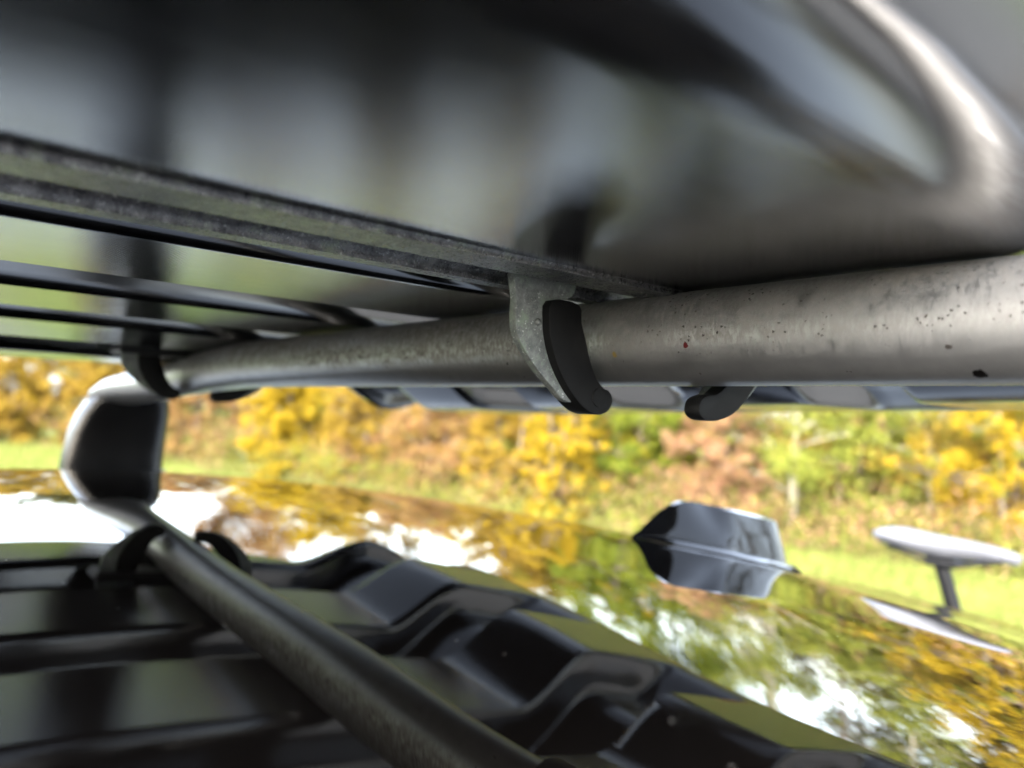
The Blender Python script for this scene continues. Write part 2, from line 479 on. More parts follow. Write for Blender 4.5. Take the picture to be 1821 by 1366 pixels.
for wx in (-2.25, 0.55):
    for sgn in (1, -1):
        yw = sgn * 0.83
        prof = [(0.31, -0.10), (0.33, -0.08), (0.335, 0.0), (0.33, 0.08), (0.31, 0.10), (0.22, 0.105)]
        rings = [[(wx + 0.3 + r_ * math.cos(a), yw + yy, 0.335 + r_ * math.sin(a)) for a in [2 * math.pi * s / 32 for s in range(32)]] for r_, yy in prof]
        vs, fs = loft(rings, True, False)
        wl = link_mesh('wheel', vs, fs, 'tyre_rubber', car, sharp=40)
        prof = [(0.22, 0.09), (0.20, 0.075), (0.06, 0.085), (0.05, 0.10)]
        rings = [[(wx + 0.3 + r_ * math.cos(a), yw + sgn * yy, 0.335 + r_ * math.sin(a)) for a in [2 * math.pi * s / 32 for s in range(32)]] for r_, yy in prof]
        vs, fs = loft(rings, False, True)
        link_mesh('rim', vs, fs, 'rim_metal', wl, sharp=40)
for sgn in (1, -1):
    bm_obj('tail_light', box_bm((0.05, 0.22, 0.16), (1.545, sgn * 0.60, 0.86), 0.015), 'lamp_red', car)
bm_obj('bumper', box_bm((0.16, 1.44, 0.24), (1.56, 0, 0.52), 0.05), 'body_paint', car)

# shark fin aerial
FX0, FX1, FY = 0.428, 0.602, 0.36
stations = np.linspace(0, 1, 26)
rings = []
for s in stations:
    x = FX0 + (FX1 - FX0) * s
    hw = 0.0335 * (s / 0.50) * (1 - 0.14 * (s / 0.50) ** 4) if s < 0.50 else (0.0288 + 0.0035 * math.sin((s - 0.5) / 0.40 * 1.57) if s < 0.90 else 0.0323 * (1 - ((s - 0.90) / 0.10) ** 2.4 * 0.55))
    hw = max(hw, 0.0012)
    # ridge height above the roof: quick rise to a nearly level top, steep rear
    hgt = 0.0335 * (1 - (1 - min(1, s / 0.34)) ** 1.5) if s < 0.34 else 0.0335 + 0.0045 * (s - 0.34) / 0.66
    hgt = max(hgt, 0.0025)
    ring = []
    foot = 0.0019 * min(1, s * 6 + 0.25)
    top = hw * (0.16 if s < 0.9 else 0.16)
    bl = float(sstep(0.44, 0.56, s)); fb = 0.86 - 0.10 * bl; ft = 0.17 + 0.27 * bl
    foot = min(foot, 0.0019); lw = 0.0055 * min(1, s * 5 + 0.15)
    prof = [(hw + lw, -0.004), (hw + lw * 0.95, 0.0004), (hw + lw * 0.3, foot * 1.3), (hw * 0.96, foot * 1.9), (hw * fb, foot * 2.1), (hw * (fb - 0.02), foot * 2.1 + (hgt - foot) * 0.05), (hw * (fb + ft) / 2, foot * 2.1 + (hgt - foot * 2.1) * 0.50),
            (hw * ft, foot * 2.1 + (hgt - foot * 2.1) * 0.95), (hw * ft * 0.75, hgt)]
    for p, z in prof: ring.append((x - (0.010 * max(0, s - 0.8) * 5 * (1 - z / 0.05) if s > 0.8 else 0) * -0.3, FY - p, float(roof_z(x, FY - p * 0.5)) + z))
    for p, z in prof[::-1]: ring.append((x, FY + p, float(roof_z(x, FY + p * 0.5)) + z))
    rings.append([CL(p) for p in ring])
vs, fs = loft(rings)
fin = link_mesh('aerial_fin', vs, fs, 'gloss_black', car, sharp=24)

# ------------------------------------------------------------------ roof bar
BX, BZ, BR = 0.2240, 0.0290, 0.0164
bar = thing('roof_bar', (BX, YC, H - 0.085), 'round silver roof bar with dirt spots and a black foot, carrying the roof box', 'roof bar')
def BL(x, y, z): return (x - BX, y - YC, z + 0.085)
hy = [0.0, 0.10, 0.18, 0.24, 0.29, 0.33, 0.37, 0.41, 0.445, 0.475, 0.495, 0.508]
hz = [0.0290, 0.0290, 0.0285, 0.0262, 0.0232, 0.0198, 0.0170, 0.0148, 0.0128, 0.0100, 0.0050, -0.006]
hr = [(BR, BR)] * 5 + [(0.0158, 0.0155), (0.017, 0.0152), (0.021, 0.015), (0.0265, 0.0148), (0.031, 0.014), (0.033, 0.0115), (0.033, 0.006)]
ypos = np.concatenate([np.linspace(0, hy[1], 4), np.array(hy[2:])])
P = [(0.0, y_, float(np.interp(y_, hy, hz))) for y_ in ypos]
Rr = [(float(np.interp(y_, hy, [q[0] for q in hr])), float(np.interp(y_, hy, [q[1] for q in hr]))) for y_ in ypos]
full_p = [(0, -y_, (0.0290 if y_ < 0.40 else z_) + 0.085) for (_, y_, z_) in P[:0:-1]] + [(0, y_, z_ + 0.085) for (_, y_, z_) in P]
full_r = Rr[:0:-1] + Rr
tube_o = tube('tube', full_p, full_r, 'bar_metal', bar, seg=48)
# move the mesh so that the material's own axes run through the bar axis
for v_ in tube_o.data.vertices: v_.co.z -= 0.085 + BZ
tube_o.location.z = 0.085 + BZ
def foot(sgn):
    secs = [(-0.105, 0.515, 0.047, 0.020, -0.0045), (-0.078, 0.514, 0.0475, 0.021, -0.0042), (-0.055, 0.513, 0.0465, 0.0215, -0.0025), (-0.034, 0.510, 0.045, 0.0225, -0.0008), (-0.016, 0.506, 0.0425, 0.024, 0.0022), (-0.004, 0.502, 0.0385, 0.025, 0.0042), (0.004, 0.498, 0.0345, 0.024, 0.0056), (0.010, 0.495, 0.028, 0.019, 0.006), (0.0125, 0.494, 0.020, 0.012, 0.006)]
    rings = []
    for z, y, hx, hyy, xo in secs:
        ring = []
        for s in range(40):
            a = 2 * math.pi * s / 40
            ca, sa = math.cos(a), math.sin(a)
            e = 0.55
            ring.append((math.copysign(abs(ca) ** e, ca) * hx + xo, sgn * (y + math.copysign(abs(sa) ** e, sa) * hyy), z + 0.085))
        rings.append(ring)
    vs, fs = loft(rings)
    f = link_mesh('foot', vs, fs, 'black_plastic', bar, sharp=45)
    rings = []
    for z, g in ((-0.079, 0.001), (-0.0765, 0.0035), (-0.073, 0.0035), (-0.071, 0.001)):
        ring = []
        for s in range(40):
            a = 2 * math.pi * s / 40
            ca, sa = math.cos(a), math.sin(a)
            ring.append((math.copysign(abs(ca) ** 0.55, ca) * (0.0475 + g) - 0.004, sgn * (0.514 + math.copysign(abs(sa) ** 0.55, sa) * (0.021 + g)), z + 0.085))
        rings.append(ring)
    vs, fs = loft(rings)
    link_mesh('gasket', vs, fs, 'pad_rubber', f, sharp=45)
foot(1); foot(-1)

# ------------------------------------------------------------------ roof box
BCX, BCY = -0.30, 0.42
rbox = thing('roof_box', (BCX, BCY, H + 0.045), 'black plastic roof box with ribbed underside clamped to the silver roof bar', 'roof box')
def XL(x, y, z): return (x - BCX, y - BCY, z - 0.045)
X0, X1, YA, YB = -1.20, 0.568, 0.043, 0.80
def sdf(x, y, grow=0.0):
    """distance outside the plan outline (rounded rectangle, tapering tail) and its normal"""
    tap = 0.12 * sstep(0.10, 0.60, x)
    cx, cy = (X0 + X1) / 2, (YA + YB - tap) / 2
    hx, hy_ = (X1 - X0) / 2 + grow, (YB - YA - tap) / 2 + grow
    r = 0.085
    qx = np.abs(x - cx) - (hx - r); qy = np.abs(y - cy) - (hy_ - r)
    ox = np.maximum(qx, 0); oy = np.maximum(qy, 0)
    L = np.sqrt(ox * ox + oy * oy)
    d = L + np.minimum(np.maximum(qx, qy), 0) - r
    Ls = np.where(L < 1e-9, 1, L)
    nx = np.where(L < 1e-9, (qx > qy) * 1.0, ox / Ls) * np.sign(x - cx)
    ny = np.where(L < 1e-9, (qx <= qy) * 1.0, oy / Ls) * np.sign(y - cy)
    return d, nx, ny
GROOVES = [(0.176, 0.230, 0.017), (0.318, 0.380, 0.024), (0.468, 0.534, 0.024), (0.620, 0.690, 0.022)]
def box_bottom(x, y):
    base = 0.0456 - 0.0135 * sstep(0.50, 0.76, y)
    tail = 0.0165 - 0.018 * (y - 0.12) / 0.6
    s = sstep(0.356, 0.436, x)
    z = base * (1 - s) + tail * s
    g = np.zeros_like(z)
    for a, b, dep in GROOVES:
        w_ = 0.0035
        g = np.maximum(g, dep * sstep(a - w_, a + w_, y) * (1 - sstep(b - w_, b + w_, y)))
    z = z + g * (1 - sstep(0.47, 0.535, x))
    return z
ys = np.unique(np.round(np.concatenate([np.linspace(YA - 0.09, YA - 0.03, 10), np.linspace(YA - 0.028, YA + 0.04, 40)] + [np.linspace(a - 0.0036, a + 0.0036, 7) for g in GROOVES for a in g[:2]] + [np.linspace(0.09, YB - 0.03, 70), np.linspace(YB - 0.0285, YB + 0.09, 40)]), 5))
xs = np.unique(np.round(np.concatenate([np.linspace(X0 - 0.09, -0.15, 40), np.linspace(-0.15, 0.34, 50), np.linspace(0.34, 0.45, 40), np.linspace(0.45, X1 + 0.09, 52)]), 5))
GX, GY = np.meshgrid(xs, ys, indexing='ij')
d, nx, ny = sdf(GX, GY)
RR = 0.027                                      # rounded lower edge, then a wall leaning slightly outwards
de = np.clip(d + RR, 0, None)
th = np.minimum(de / RR, 1.03); ex = np.clip(de - 1.03 * RR, 0, None)
hor = RR * np.sin(th) + ex * math.cos(1.03); ver = RR * (1 - np.cos(th)) + ex * math.sin(1.03)
px_ = GX - nx * (de - hor); py_ = GY - ny * (de - hor)
Zb = box_bottom(px_, py_)
Zb = Zb + ver
vs = [XL(a, b, c_) for a, b, c_ in zip(px_.ravel(), py_.ravel(), Zb.ravel())]
okp = (d < 0.085)
fs = []
nv = len(ys)
for i in range(len(xs) - 1):
    for j in range(nv - 1):
        if okp[i, j] and okp[i + 1, j] and okp[i, j + 1] and okp[i + 1, j + 1]:
            fs.append((i * nv + j, i * nv + j + 1, (i + 1) * nv + j + 1, (i + 1) * nv + j))
base = link_mesh('base_shell', vs, fs, 'box_plastic', rbox, sharp=50)
# lid: rounded dome over the shell
rings = []
def lid_ring(grow, z):
    out = []
    for s in range(96):
        a = 2 * math.pi * s / 96
        hx = (X1 - X0) / 2 + grow
        ca, sa = math.cos(a), math.sin(a)
        x = (X0 + X1) / 2 + math.copysign(abs(ca) ** 0.35, ca) * hx
        tp = 0.12 * float(sstep(0.10, 0.60, x))
        y = (YA + YB - tp) / 2 + math.copysign(abs(sa) ** 0.35, sa) * ((YB - YA - tp) / 2 + grow)
        out.append(XL(x, y, z))
    return out
for g, z in ((0.012, 0.105), (0.040, 0.100), (0.046, 0.106), (0.046, 0.135), (0.036, 0.20), (0.01, 0.30), (-0.04, 0.37), (-0.10, 0.40), (-0.2, 0.41)):
    rings.append(lid_ring(g, z))
vs, fs = loft(rings, False, True)
link_mesh('lid', vs, fs, 'lid_plastic', rbox, sharp=40)

# mounting rails let into the channel: two flanges and a slotted web each
def rail(yc, x0, x1):
    r_ = None
    for k_, (a, b, z0, z1) in enumerate(((-0.0230, -0.0040, 0.0437, 0.0560), (0.0095, 0.0245, 0.0440, 0.062))):
        bm = box_bm((x1 - x0, b - a, z1 - z0), ((x0 + x1) / 2 - BCX, yc + (a + b) / 2 - BCY, (z0 + z1) / 2 - 0.045), 0.0022 if k_ == 0 else 0.0042)
        o = bm_obj('mounting_rail', bm, 'rail_zinc', rbox, sharp=60)
        r_ = r_ or o
    return r_
r1 = rail(0.189, -0.16, 0.262)
bm_obj('rail_web', box_bm((0.41, 0.026, 0.003), (0.05 - BCX, 0.1920 - BCY, 0.0605 - 0.045), 0.0008), 'lid_plastic', r1)
# spring plate in the slot, bowed down between the flanges
pl = [(-0.15, 0.055), (-0.05, 0.056), (0.03, 0.0545), (0.08, 0.0515), (0.12, 0.0485), (0.15, 0.0480), (0.175, 0.0495)]
vs = []
for x, z in pl:
    for yy in (0.1860, 0.1975):
        for dz in (0, 0.0016): vs.append(XL(x, yy, z + dz))
fs = []
for i in range(len(pl) - 1):
    b0, b1 = i * 4, (i + 1) * 4
    for q in ((0, 2), (2, 3), (3, 1), (1, 0)): fs.append((b0 + q[0], b0 + q[1], b1 + q[1], b1 + q[0]))
link_mesh('spring_plate', vs, fs, 'rail_zinc', r1, sharp=40)
bm_obj('mounting_plate', box_bm((0.10, 0.030, 0.006), (0.212 - BCX, 0.658 - BCY, 0.0385 - 0.045), 0.002), 'lid_plastic', rbox)

FRONT = [(0.1674, 0.0490), (0.1920, 0.0490), (0.1935, 0.0429), (0.1891, 0.0405), (0.1833, 0.0372), (0.1811, 0.0287), (0.1833, 0.0198), (0.1887, 0.0116), (0.1949, 0.0058), (0.1901, 0.0062), (0.1854, 0.0097), (0.1803, 0.0135), (0.1760, 0.0172), (0.1720, 0.0212), (0.1691, 0.0249), (0.1674, 0.0289), (0.1669, 0.0333), (0.1671, 0.0386)]
PAD = [(0.1800, 0.0390), (0.1930, 0.0392), (0.1946, 0.0330), (0.1966, 0.0281), (0.2000, 0.0192), (0.2035, 0.0138), (0.2068, 0.0112), (0.2095, 0.0104), (0.2113, 0.0085), (0.2118, 0.0060), (0.2102, 0.0034), (0.2072, 0.0018), (0.2030, 0.0016), (0.1990, 0.0026), (0.1940, 0.0056), (0.1886, 0.0106), (0.1835, 0.0175), (0.1802, 0.0250), (0.1789, 0.0320)]
RPAD = [(0.2268, 0.0034), (0.2288, 0.0017), (0.2318, 0.0010), (0.2398, 0.0013), (0.2484, 0.0041), (0.2561, 0.0096), (0.2640, 0.0180), (0.2680, 0.0270), (0.2690, 0.0360), (0.2560, 0.0365), (0.2540, 0.0290), (0.2500, 0.0210), (0.2440, 0.0150), (0.2375, 0.0108), (0.2320, 0.0100), (0.2282, 0.0085), (0.2266, 0.0060)]
RMET = [(0.2400, 0.0035), (0.2484, 0.0028), (0.2600, 0.0075), (0.2720, 0.0165), (0.2790, 0.0270), (0.2800, 0.0490), (0.2600, 0.0490), (0.2610, 0.0340), (0.2570, 0.0230), (0.2490, 0.0130)]
def claw(dy):
    def prism(outl, ya, yb, bev): return prism_y([(x - BCX, z - 0.045) for x, z in outl], ya + dy - BCY, yb + dy - BCY, bev)
    a = bm_obj('front_claw', prism(smooth_closed(FRONT, 3), 0.1930, 0.1965, 0.0006), 'claw_zinc', rbox, sharp=50)
    bm_obj('rubber_pad', prism(smooth_closed(PAD, 3), 0.1895, 0.2000, 0.0012), 'pad_rubber', a, sharp=50)
    bm = bmesh.new()
    bmesh.ops.create_cone(bm, cap_ends=True, segments=28, radius1=0.0034, radius2=0.0032, depth=0.0005, matrix=Matrix.Translation((0.2040 - BCX, 0.1894 + dy - BCY, 0.0075 - 0.045)) @ Matrix.Rotation(R(90), 4, 'X'))
    bm_obj('mould_mark', bm, 'pad_rubber', a, sharp=30)
    bm = bmesh.new()
    bmesh.ops.create_uvsphere(bm, u_segments=12, v_segments=8, radius=0.0013, matrix=Matrix.Translation((0.1765 - BCX, 0.1928 + dy - BCY, 0.0315 - 0.045)))
    bm_obj('rivet', bm, 'claw_zinc', a, sharp=60)
    b = bm_obj('rear_claw', prism(smooth_closed(RMET, 3), 0.1680, 0.1790, 0.0010), 'claw_zinc', rbox, sharp=50)
    bm_obj('rubber_pad', prism(smooth_closed(RPAD, 3), 0.1630, 0.1700, 0.0014), 'pad_rubber', b, sharp=50)
claw(0.0); claw(0.46)

# ------------------------------------------------------------------ bicycle on a rear carrier
SX = 1.75
bike = thing('bicycle', (SX, 0.64, 0.45), 'bicycle with slim pale grey saddle carried behind the car', 'bicycle')
def KL(x, y, z): return (x - SX, y - 0.64, z + H - 0.45)
# saddle: lofted along its length from tail (y high) to nose
st = [(0.776, -0.2180, 0.004, 0.008), (0.772, -0.2160, 0.046, 0.012), (0.760, -0.2140, 0.062, 0.015), (0.735, -0.2130, 0.066, 0.017), (0.705, -0.2160, 0.058, 0.019), (0.670, -0.2190, 0.042, 0.020), (0.635, -0.2200, 0.029, 0.019), (0.600, -0.2210, 0.022, 0.016), (0.560, -0.2240, 0.019, 0.013), (0.525, -0.2290, 0.017, 0.011), (0.510, -0.2330, 0.012, 0.009), (0.505, -0.2350, 0.003, 0.004)]
rings = []
for y, z, hw, dp in st:
    ring = []
    for s in range(28):
        a = 2 * math.pi * s / 28
        cx_ = math.cos(a); sz_ = math.sin(a)
        zz = z + (0.35 * dp * sz_ if sz_ > 0 else 2.0 * dp * sz_)
        if sz_ < 0: cx_ = cx_ * (1 - 0.12 * abs(sz_))
        ring.append(KL(SX + cx_ * hw, y, zz - 0.25 * dp * (abs(cx_) ** 2.5)))
    rings.append(ring)
vs, fs = loft(rings)
sad = link_mesh('saddle', vs, fs, 'saddle_cover', bike, sharp=70)
for sx in (-0.022, 0.022):
    tube('saddle_rail', [KL(SX + sx * 0.4, 0.535, -0.246), KL(SX + sx, 0.60, -0.262), KL(SX + sx, 0.68, -0.263), KL(SX + sx * 1.5, 0.745, -0.243)], 0.0038, 'saddle_black', sad, seg=8)
tube('seat_clamp', [KL(SX, 0.612, -0.266), KL(SX, 0.625, -0.267), KL(SX, 0.672, -0.267), KL(SX, 0.684, -0.266)], [(0.022, 0.004), (0.026, 0.009), (0.026, 0.009), (0.022, 0.004)], 'saddle_black', bike)
tube('seat_post', [KL(SX, 0.652, -0.262), KL(SX, 0.648, -0.278), KL(SX, 0.582, -0.51)], [0.017, 0.0145, 0.0138], 'saddle_black', bike)
A_ = (SX, 0.585, -0.50); BB = (SX, 0.43, -0.88); HT = (SX, 0.02, -0.40); HB = (SX, -0.02, -0.47); RA = (SX, 0.86, -0.82); FA = (SX, -0.16, -0.82)
for nm, a, b, r_ in (('seat_tube', A_, BB, 0.017), ('top_tube', A_, HT, 0.017), ('down_tube', BB, HB, 0.021), ('head_tube', HT, HB, 0.022), ('fork', HB, FA, 0.013)):
    tube(nm, [KL(*a), KL(*b)], r_, 'frame_paint', bike, seg=14)
for sx in (-0.05, 0.05):
    tube('chain_stay', [KL(SX + sx * 0.5, BB[1], BB[2]), KL(SX + sx, RA[1], RA[2])], 0.009, 'frame_paint', bike, seg=10)
    tube('seat_stay', [KL(SX + sx * 0.4, A_[1], A_[2]), KL(SX + sx, RA[1], RA[2])], 0.008, 'frame_paint', bike, seg=10)
tube('handlebar', [KL(SX - 0.30, 0.02, -0.30), KL(SX - 0.10, 0.0, -0.285), KL(SX, -0.005, -0.285), KL(SX + 0.10, 0.0, -0.285), KL(SX + 0.30, 0.02, -0.30)], 0.012, 'saddle_black', bike, seg=12)
tube('stem', [KL(SX, 0.02, -0.36), KL(SX, -0.005, -0.285)], 0.015, 'saddle_black', bike, seg=12)
for cy in (RA[1], FA[1]):
    rings = []
    for s in range(48):
        a = 2 * math.pi * s / 48
        rings.append([KL(SX + 0.016 * math.cos(q), cy + (0.335 + 0.016 * math.sin(q)) * math.cos(a), RA[2] + (0.335 + 0.016 * math.sin(q)) * math.sin(a)) for q in [2 * math.pi * t / 10 for t in range(10)]])
    vs, _ = loft(rings, False, False)
    fs = grid_faces(48, 10, True) + [((47 * 10 + j), 47 * 10 + (j + 1) % 10, (j + 1) % 10, j) for j in range(10)]
    wh = link_mesh('wheel', vs, fs, 'tyre_rubber', bike)
    bmv, bmf = [], []
    for s in range(24):
        a = 2 * math.pi * s / 24
        dx_ = 0.03 if s % 2 else -0.03
        rr = tube_rings([KL(SX + dx_, cy, RA[2]), KL(SX, cy + 0.322 * math.cos(a), RA[2] + 0.322 * math.sin(a))], 0.0012, 5)
        v2, f2 = loft(rr); o0 = len(bmv); bmv += v2; bmf += [tuple(i + o0 for i in f) for f in f2]
    tag(link_mesh('spokes', bmv, bmf, 'rim_metal', wh), kind='stuff')
car_r = thing('bike_carrier', (1.55, 0.40, 0.38), 'black tow bar bicycle carrier under the bicycle behind the car', 'bike carrier')
for yy in (-0.2, 0.2):
    tube('carrier_arm', [(-0.25, yy, 0.0), (0.45, yy, 0.02)], 0.022, 'saddle_black', car_r, seg=12)
tube('wheel_channel', [(0.20, -0.85, 0.045), (0.20, 0.75, 0.045)], (0.035, 0.02), 'saddle_black', car_r, seg=12)

# ------------------------------------------------------------------ trees and bushes
def leaf_cloud(centers, radii, n, size, flat=0.8, seed=0):
    """leaf faces scattered through clumps; every leaf is a bent quad of its own"""
    g = np.random.default_rng(seed)
    centers = np.asarray(centers); radii = np.asarray(radii)
    wgt = radii ** 2.2; wgt = wgt / wgt.sum()
    idx = g.choice(len(centers), n, p=wgt)
    dv = g.normal(size=(n, 3)); dv /= np.linalg.norm(dv, axis=1)[:, None]
    rr = g.random(n) ** 0.6 * 1.25
    p = centers[idx] + dv * (radii[idx] * rr)[:, None] * np.array([1, 1, flat])
    a = g.normal(size=(n, 3)); a /= np.linalg.norm(a, axis=1)[:, None]
    b = np.cross(a, g.normal(size=(n, 3))); b /= np.linalg.norm(b, axis=1)[:, None]
    s = size * (0.55 + 0.9 * g.random(n))
    a = a * s[:, None]; b = b * (s * 0.62)[:, None]
    V = np.stack([p - a, p - b * 0.9 + a * 0.1, p + a, p + b * 0.9 + a * 0.1], 1).reshape(-1, 3)
    return V
def leaves_obj(name, V, mat, parent):
    n = len(V) // 4
    me = bpy.data.meshes.new(name)
    me.vertices.add(len(V)); me.vertices.foreach_set('co', V.astype(np.float32).ravel())
    me.loops.add(4 * n); me.loops.foreach_set('vertex_index', np.arange(4 * n, dtype=np.int32))
    me.polygons.add(n); me.polygons.foreach_set('loop_start', np.arange(0, 4 * n, 4, dtype=np.int32))
    me.update(calc_edges=True)
    me.materials.append(M[mat])
    o = bpy.data.objects.new(name, me); COL.objects.link(o); o.parent = parent
    return o

def tree(name, x, y, h, spread, mat, label, cat, leaves=9000, leaf=0.045, base=0.15, trunks=1, bark='bark', sparse=0.0, seed=0, accent=None, clumps=60, trunk_r=0.05, lean=0.0, shape=1.0, group=None):
    g = random.Random(seed * 131 + 5)
    root = thing(name, (x, y, 0), label, cat, group)
    tips = []
    for q in range(trunks):
        bm_v, bm_f = [], []
        def add(pts, r0, r1, seg=7):
            rs = [r0 + (r1 - r0) * i / (len(pts) - 1) for i in range(len(pts))]
            v2, f2 = loft(tube_rings(pts, rs, seg)); o0 = len(bm_v)
            bm_v.extend(v2); bm_f.extend([tuple(i + o0 for i in f) for f in f2])
        ang = 2 * math.pi * q / trunks + g.random()
        off = 0.0 if trunks == 1 else 0.12 * spread
        sway = (lean + g.uniform(-0.05, 0.05), g.uniform(-0.05, 0.05)) if trunks == 1 else (math.cos(ang) * 0.28 * spread / max(h, 0.1), math.sin(ang) * 0.28 * spread / max(h, 0.1))
        bx, by = math.cos(ang) * off, math.sin(ang) * off
        top = h * g.uniform(0.82, 0.96)
        tp = []
        for i in range(9):
            t = i / 8
            tp.append((bx + sway[0] * top * t + g.uniform(-0.02, 0.02) * h * 0.25, by + sway[1] * top * t + g.uniform(-0.02, 0.02) * h * 0.25, top * t - 0.05))
        add(tp, trunk_r, trunk_r * 0.18, 9)
        for b_ in range(int(9 + 5 * h / max(trunks, 1))):
            t = g.uniform(max(0.12, base), 0.98)
            k_ = min(7, int(t * 8)); f_ = t * 8 - k_
            p0 = [tp[k_][c_] * (1 - f_) + tp[k_ + 1][c_] * f_ for c_ in range(3)]
            a2 = g.uniform(0, 2 * math.pi)
            env = math.sin(math.pi * min(1, (0.12 + 0.88 * t) ** shape)) ** 0.6
            L = spread * env * g.uniform(0.55, 1.0) + 0.1
            up = g.uniform(0.15, 0.7)
            pts = [p0]
            for i in range(1, 5):
                u_ = i / 4
                pts.append((p0[0] + math.cos(a2) * L * u_ + g.uniform(-0.05, 0.05) * L, p0[1] + math.sin(a2) * L * u_ + g.uniform(-0.05, 0.05) * L, p0[2] + L * up * u_ * (1 - 0.25 * u_)))
            add(pts, trunk_r * 0.35 * (1 - 0.6 * t), 0.004, 5)
            tips.extend(pts[2:])
            for _ in range(5):
                q0 = pts[g.randint(1, 4)]; a3 = g.uniform(0, 6.28); l2 = L * g.uniform(0.2, 0.45)
                q1 = (q0[0] + math.cos(a3) * l2, q0[1] + math.sin(a3) * l2, q0[2] + l2 * g.uniform(0.1, 0.9))
                add([q0, tuple((a + b) / 2 + g.uniform(-0.02, 0.02) for a, b in zip(q0, q1)), q1], 0.007, 0.003, 4)
                tips.append(q1)
        link_mesh('trunk', bm_v, bm_f, bark, root)
    tips = np.array(tips)
    clumps = int(clumps * 2.6)
    sel = np.array([g.randrange(len(tips)) for _ in range(clumps)])
    cen = tips[sel] + np.array([[g.gauss(0, 0.05 * spread) for _ in range(3)] for _ in range(clumps)])
    cen[:, 2] = np.maximum(cen[:, 2], 0.12)
    if cat == 'bush':
        n2 = int(clumps * 1.3); qa = np.array([g.uniform(0, 6.283) for _ in range(n2)]); qr = np.array([spread * 0.95 * math.sqrt(g.random()) for _ in range(n2)])
        cen = np.concatenate([cen, np.stack([qr * np.cos(qa), qr * np.sin(qa), np.array([h * (0.04 + 0.88 * g.random() ** 1.25) for _ in range(n2)])], 1)])
        clumps += n2; leaves = int(leaves * 1.5)
    leaf = leaf * 0.72; leaves = int(leaves * 1.55)
    rad = np.array([spread * g.uniform(0.05, 0.17) * (1 + sparse * 1.3) for _ in range(clumps)])
    V = leaf_cloud(cen, rad, leaves, leaf, seed=seed)
    V[:, 2] = np.maximum(V[:, 2], 0.03)
    leaves_obj('crown', V, mat, root)
    if accent:
        amat, an = accent
        s2 = np.array([g.randrange(len(tips)) for _ in range(max(4, clumps // 5))])
        V = leaf_cloud(tips[s2], np.full(len(s2), spread * 0.10), an, leaf * 0.9, seed=seed + 50)
        V[:, 2] = np.maximum(V[:, 2], 0.03)
        leaves_obj('leaf_cluster', V, amat, root)
    return root

# front row of the hedge, from far left to near right
tree('bush', 4.6, 30.5, 4.6, 1.9, 'leaf_orange', 'large orange autumn bush at the far left end of the hedge', 'bush', 15000, 0.075, 0.05, 3, seed=1, clumps=80, accent=('leaf_yellow', 1500))
tree('bush', 6.9, 26.6, 4.2, 1.7, 'leaf_orange', 'ochre bush with olive patches just behind the black roof bar foot', 'bush', 12000, 0.07, 0.05, 3, seed=2, clumps=70, accent=('leaf_olive', 3500))
tree('bush', 7.4, 21.6, 3.4, 1.35, 'leaf_rust', 'brownish rust bush between the black foot and the bright yellow bush', 'bush', 9500, 0.055, 0.05, 3, seed=3, clumps=60, accent=('leaf_olive', 2600))
tree('bush', 7.75, 16.6, 2.9, 0.92, 'leaf_yellow', 'dense bright yellow bush, the most vivid of the hedge', 'bush', 17000, 0.042, 0.03, 3, seed=4, clumps=80)
tree('bush', 8.3, 14.4, 2.8, 0.85, 'leaf_orange', 'tawny orange bush directly right of the vivid yellow bush', 'bush', 12500, 0.040, 0.03, 3, seed=5, clumps=70)
tree('bush', 8.6, 12.0, 2.7, 0.95, 'leaf_rust', 'rust red bush left of the middle of the hedge', 'bush', 13000, 0.036, 0.03, 3, seed=6, clumps=80, accent=('leaf_orange', 3500))
tree('bush', 8.85, 10.2, 2.7, 0.80, 'leaf_orange', 'amber bush below the front claw of the roof box', 'bush', 14000, 0.034, 0.03, 3, seed=7, clumps=80, accent=('leaf_yellow', 3500))
tree('bush', 8.6, 8.75, 2.3, 0.62, 'leaf_yellow', 'low golden bush in front of the hedge, left of the aerial fin', 'bush', 11000, 0.032, 0.03, 3, seed=8, clumps=70, accent=('leaf_orange', 2000))
tree('bush', 9.8, 8.3, 3.3, 0.95, 'leaf_green', 'yellow green bush between the golden bush and the pink brown bush', 'bush', 15000, 0.034, 0.03, 3, seed=9, clumps=80, accent=('leaf_yellow', 2500))
tree('bush', 10.2, 7.0, 2.3, 0.80, 'leaf_pink', 'pink brown bush standing behind the aerial fin', 'bush', 9500, 0.032, 0.03, 3, seed=10, clumps=60, accent=('leaf_lime', 2200))
tree('tree', 10.25, 5.84, 5.2, 0.95, 'leaf_lime', 'slender pale trunked tree just right of the aerial fin', 'tree', 12000, 0.034, 0.12, 2, 'pale_bark', seed=11, sparse=0.6, clumps=60, trunk_r=0.055)
tree('bush', 11.0, 5.35, 2.25, 0.85, 'leaf_lime', 'lime yellow bush between the two pale trunked trees', 'bush', 9500, 0.032, 0.03, 3, seed=12, clumps=60, accent=('leaf_pink', 1500))
tree('tree', 11.3, 4.35, 5.0, 0.9, 'leaf_lime', 'pale trunked tree above the bicycle saddle', 'tree', 12000, 0.034, 0.12, 1, 'pale_bark', seed=13, sparse=0.6, clumps=55, trunk_r=0.05)
tree('bush', 11.2, 3.35, 2.9, 0.85, 'leaf_yellow', 'golden bush at the right end of the hedge beyond the saddle', 'bush', 11000, 0.032, 0.03, 3, seed=14, clumps=70, accent=('leaf_lime', 3500))
tree('bush', 11.8, 2.2, 2.4, 0.9, 'leaf_green', 'green yellow bush past the right edge of the hedge', 'bush', 8000, 0.036, 0.03, 3, seed=15, clumps=60)
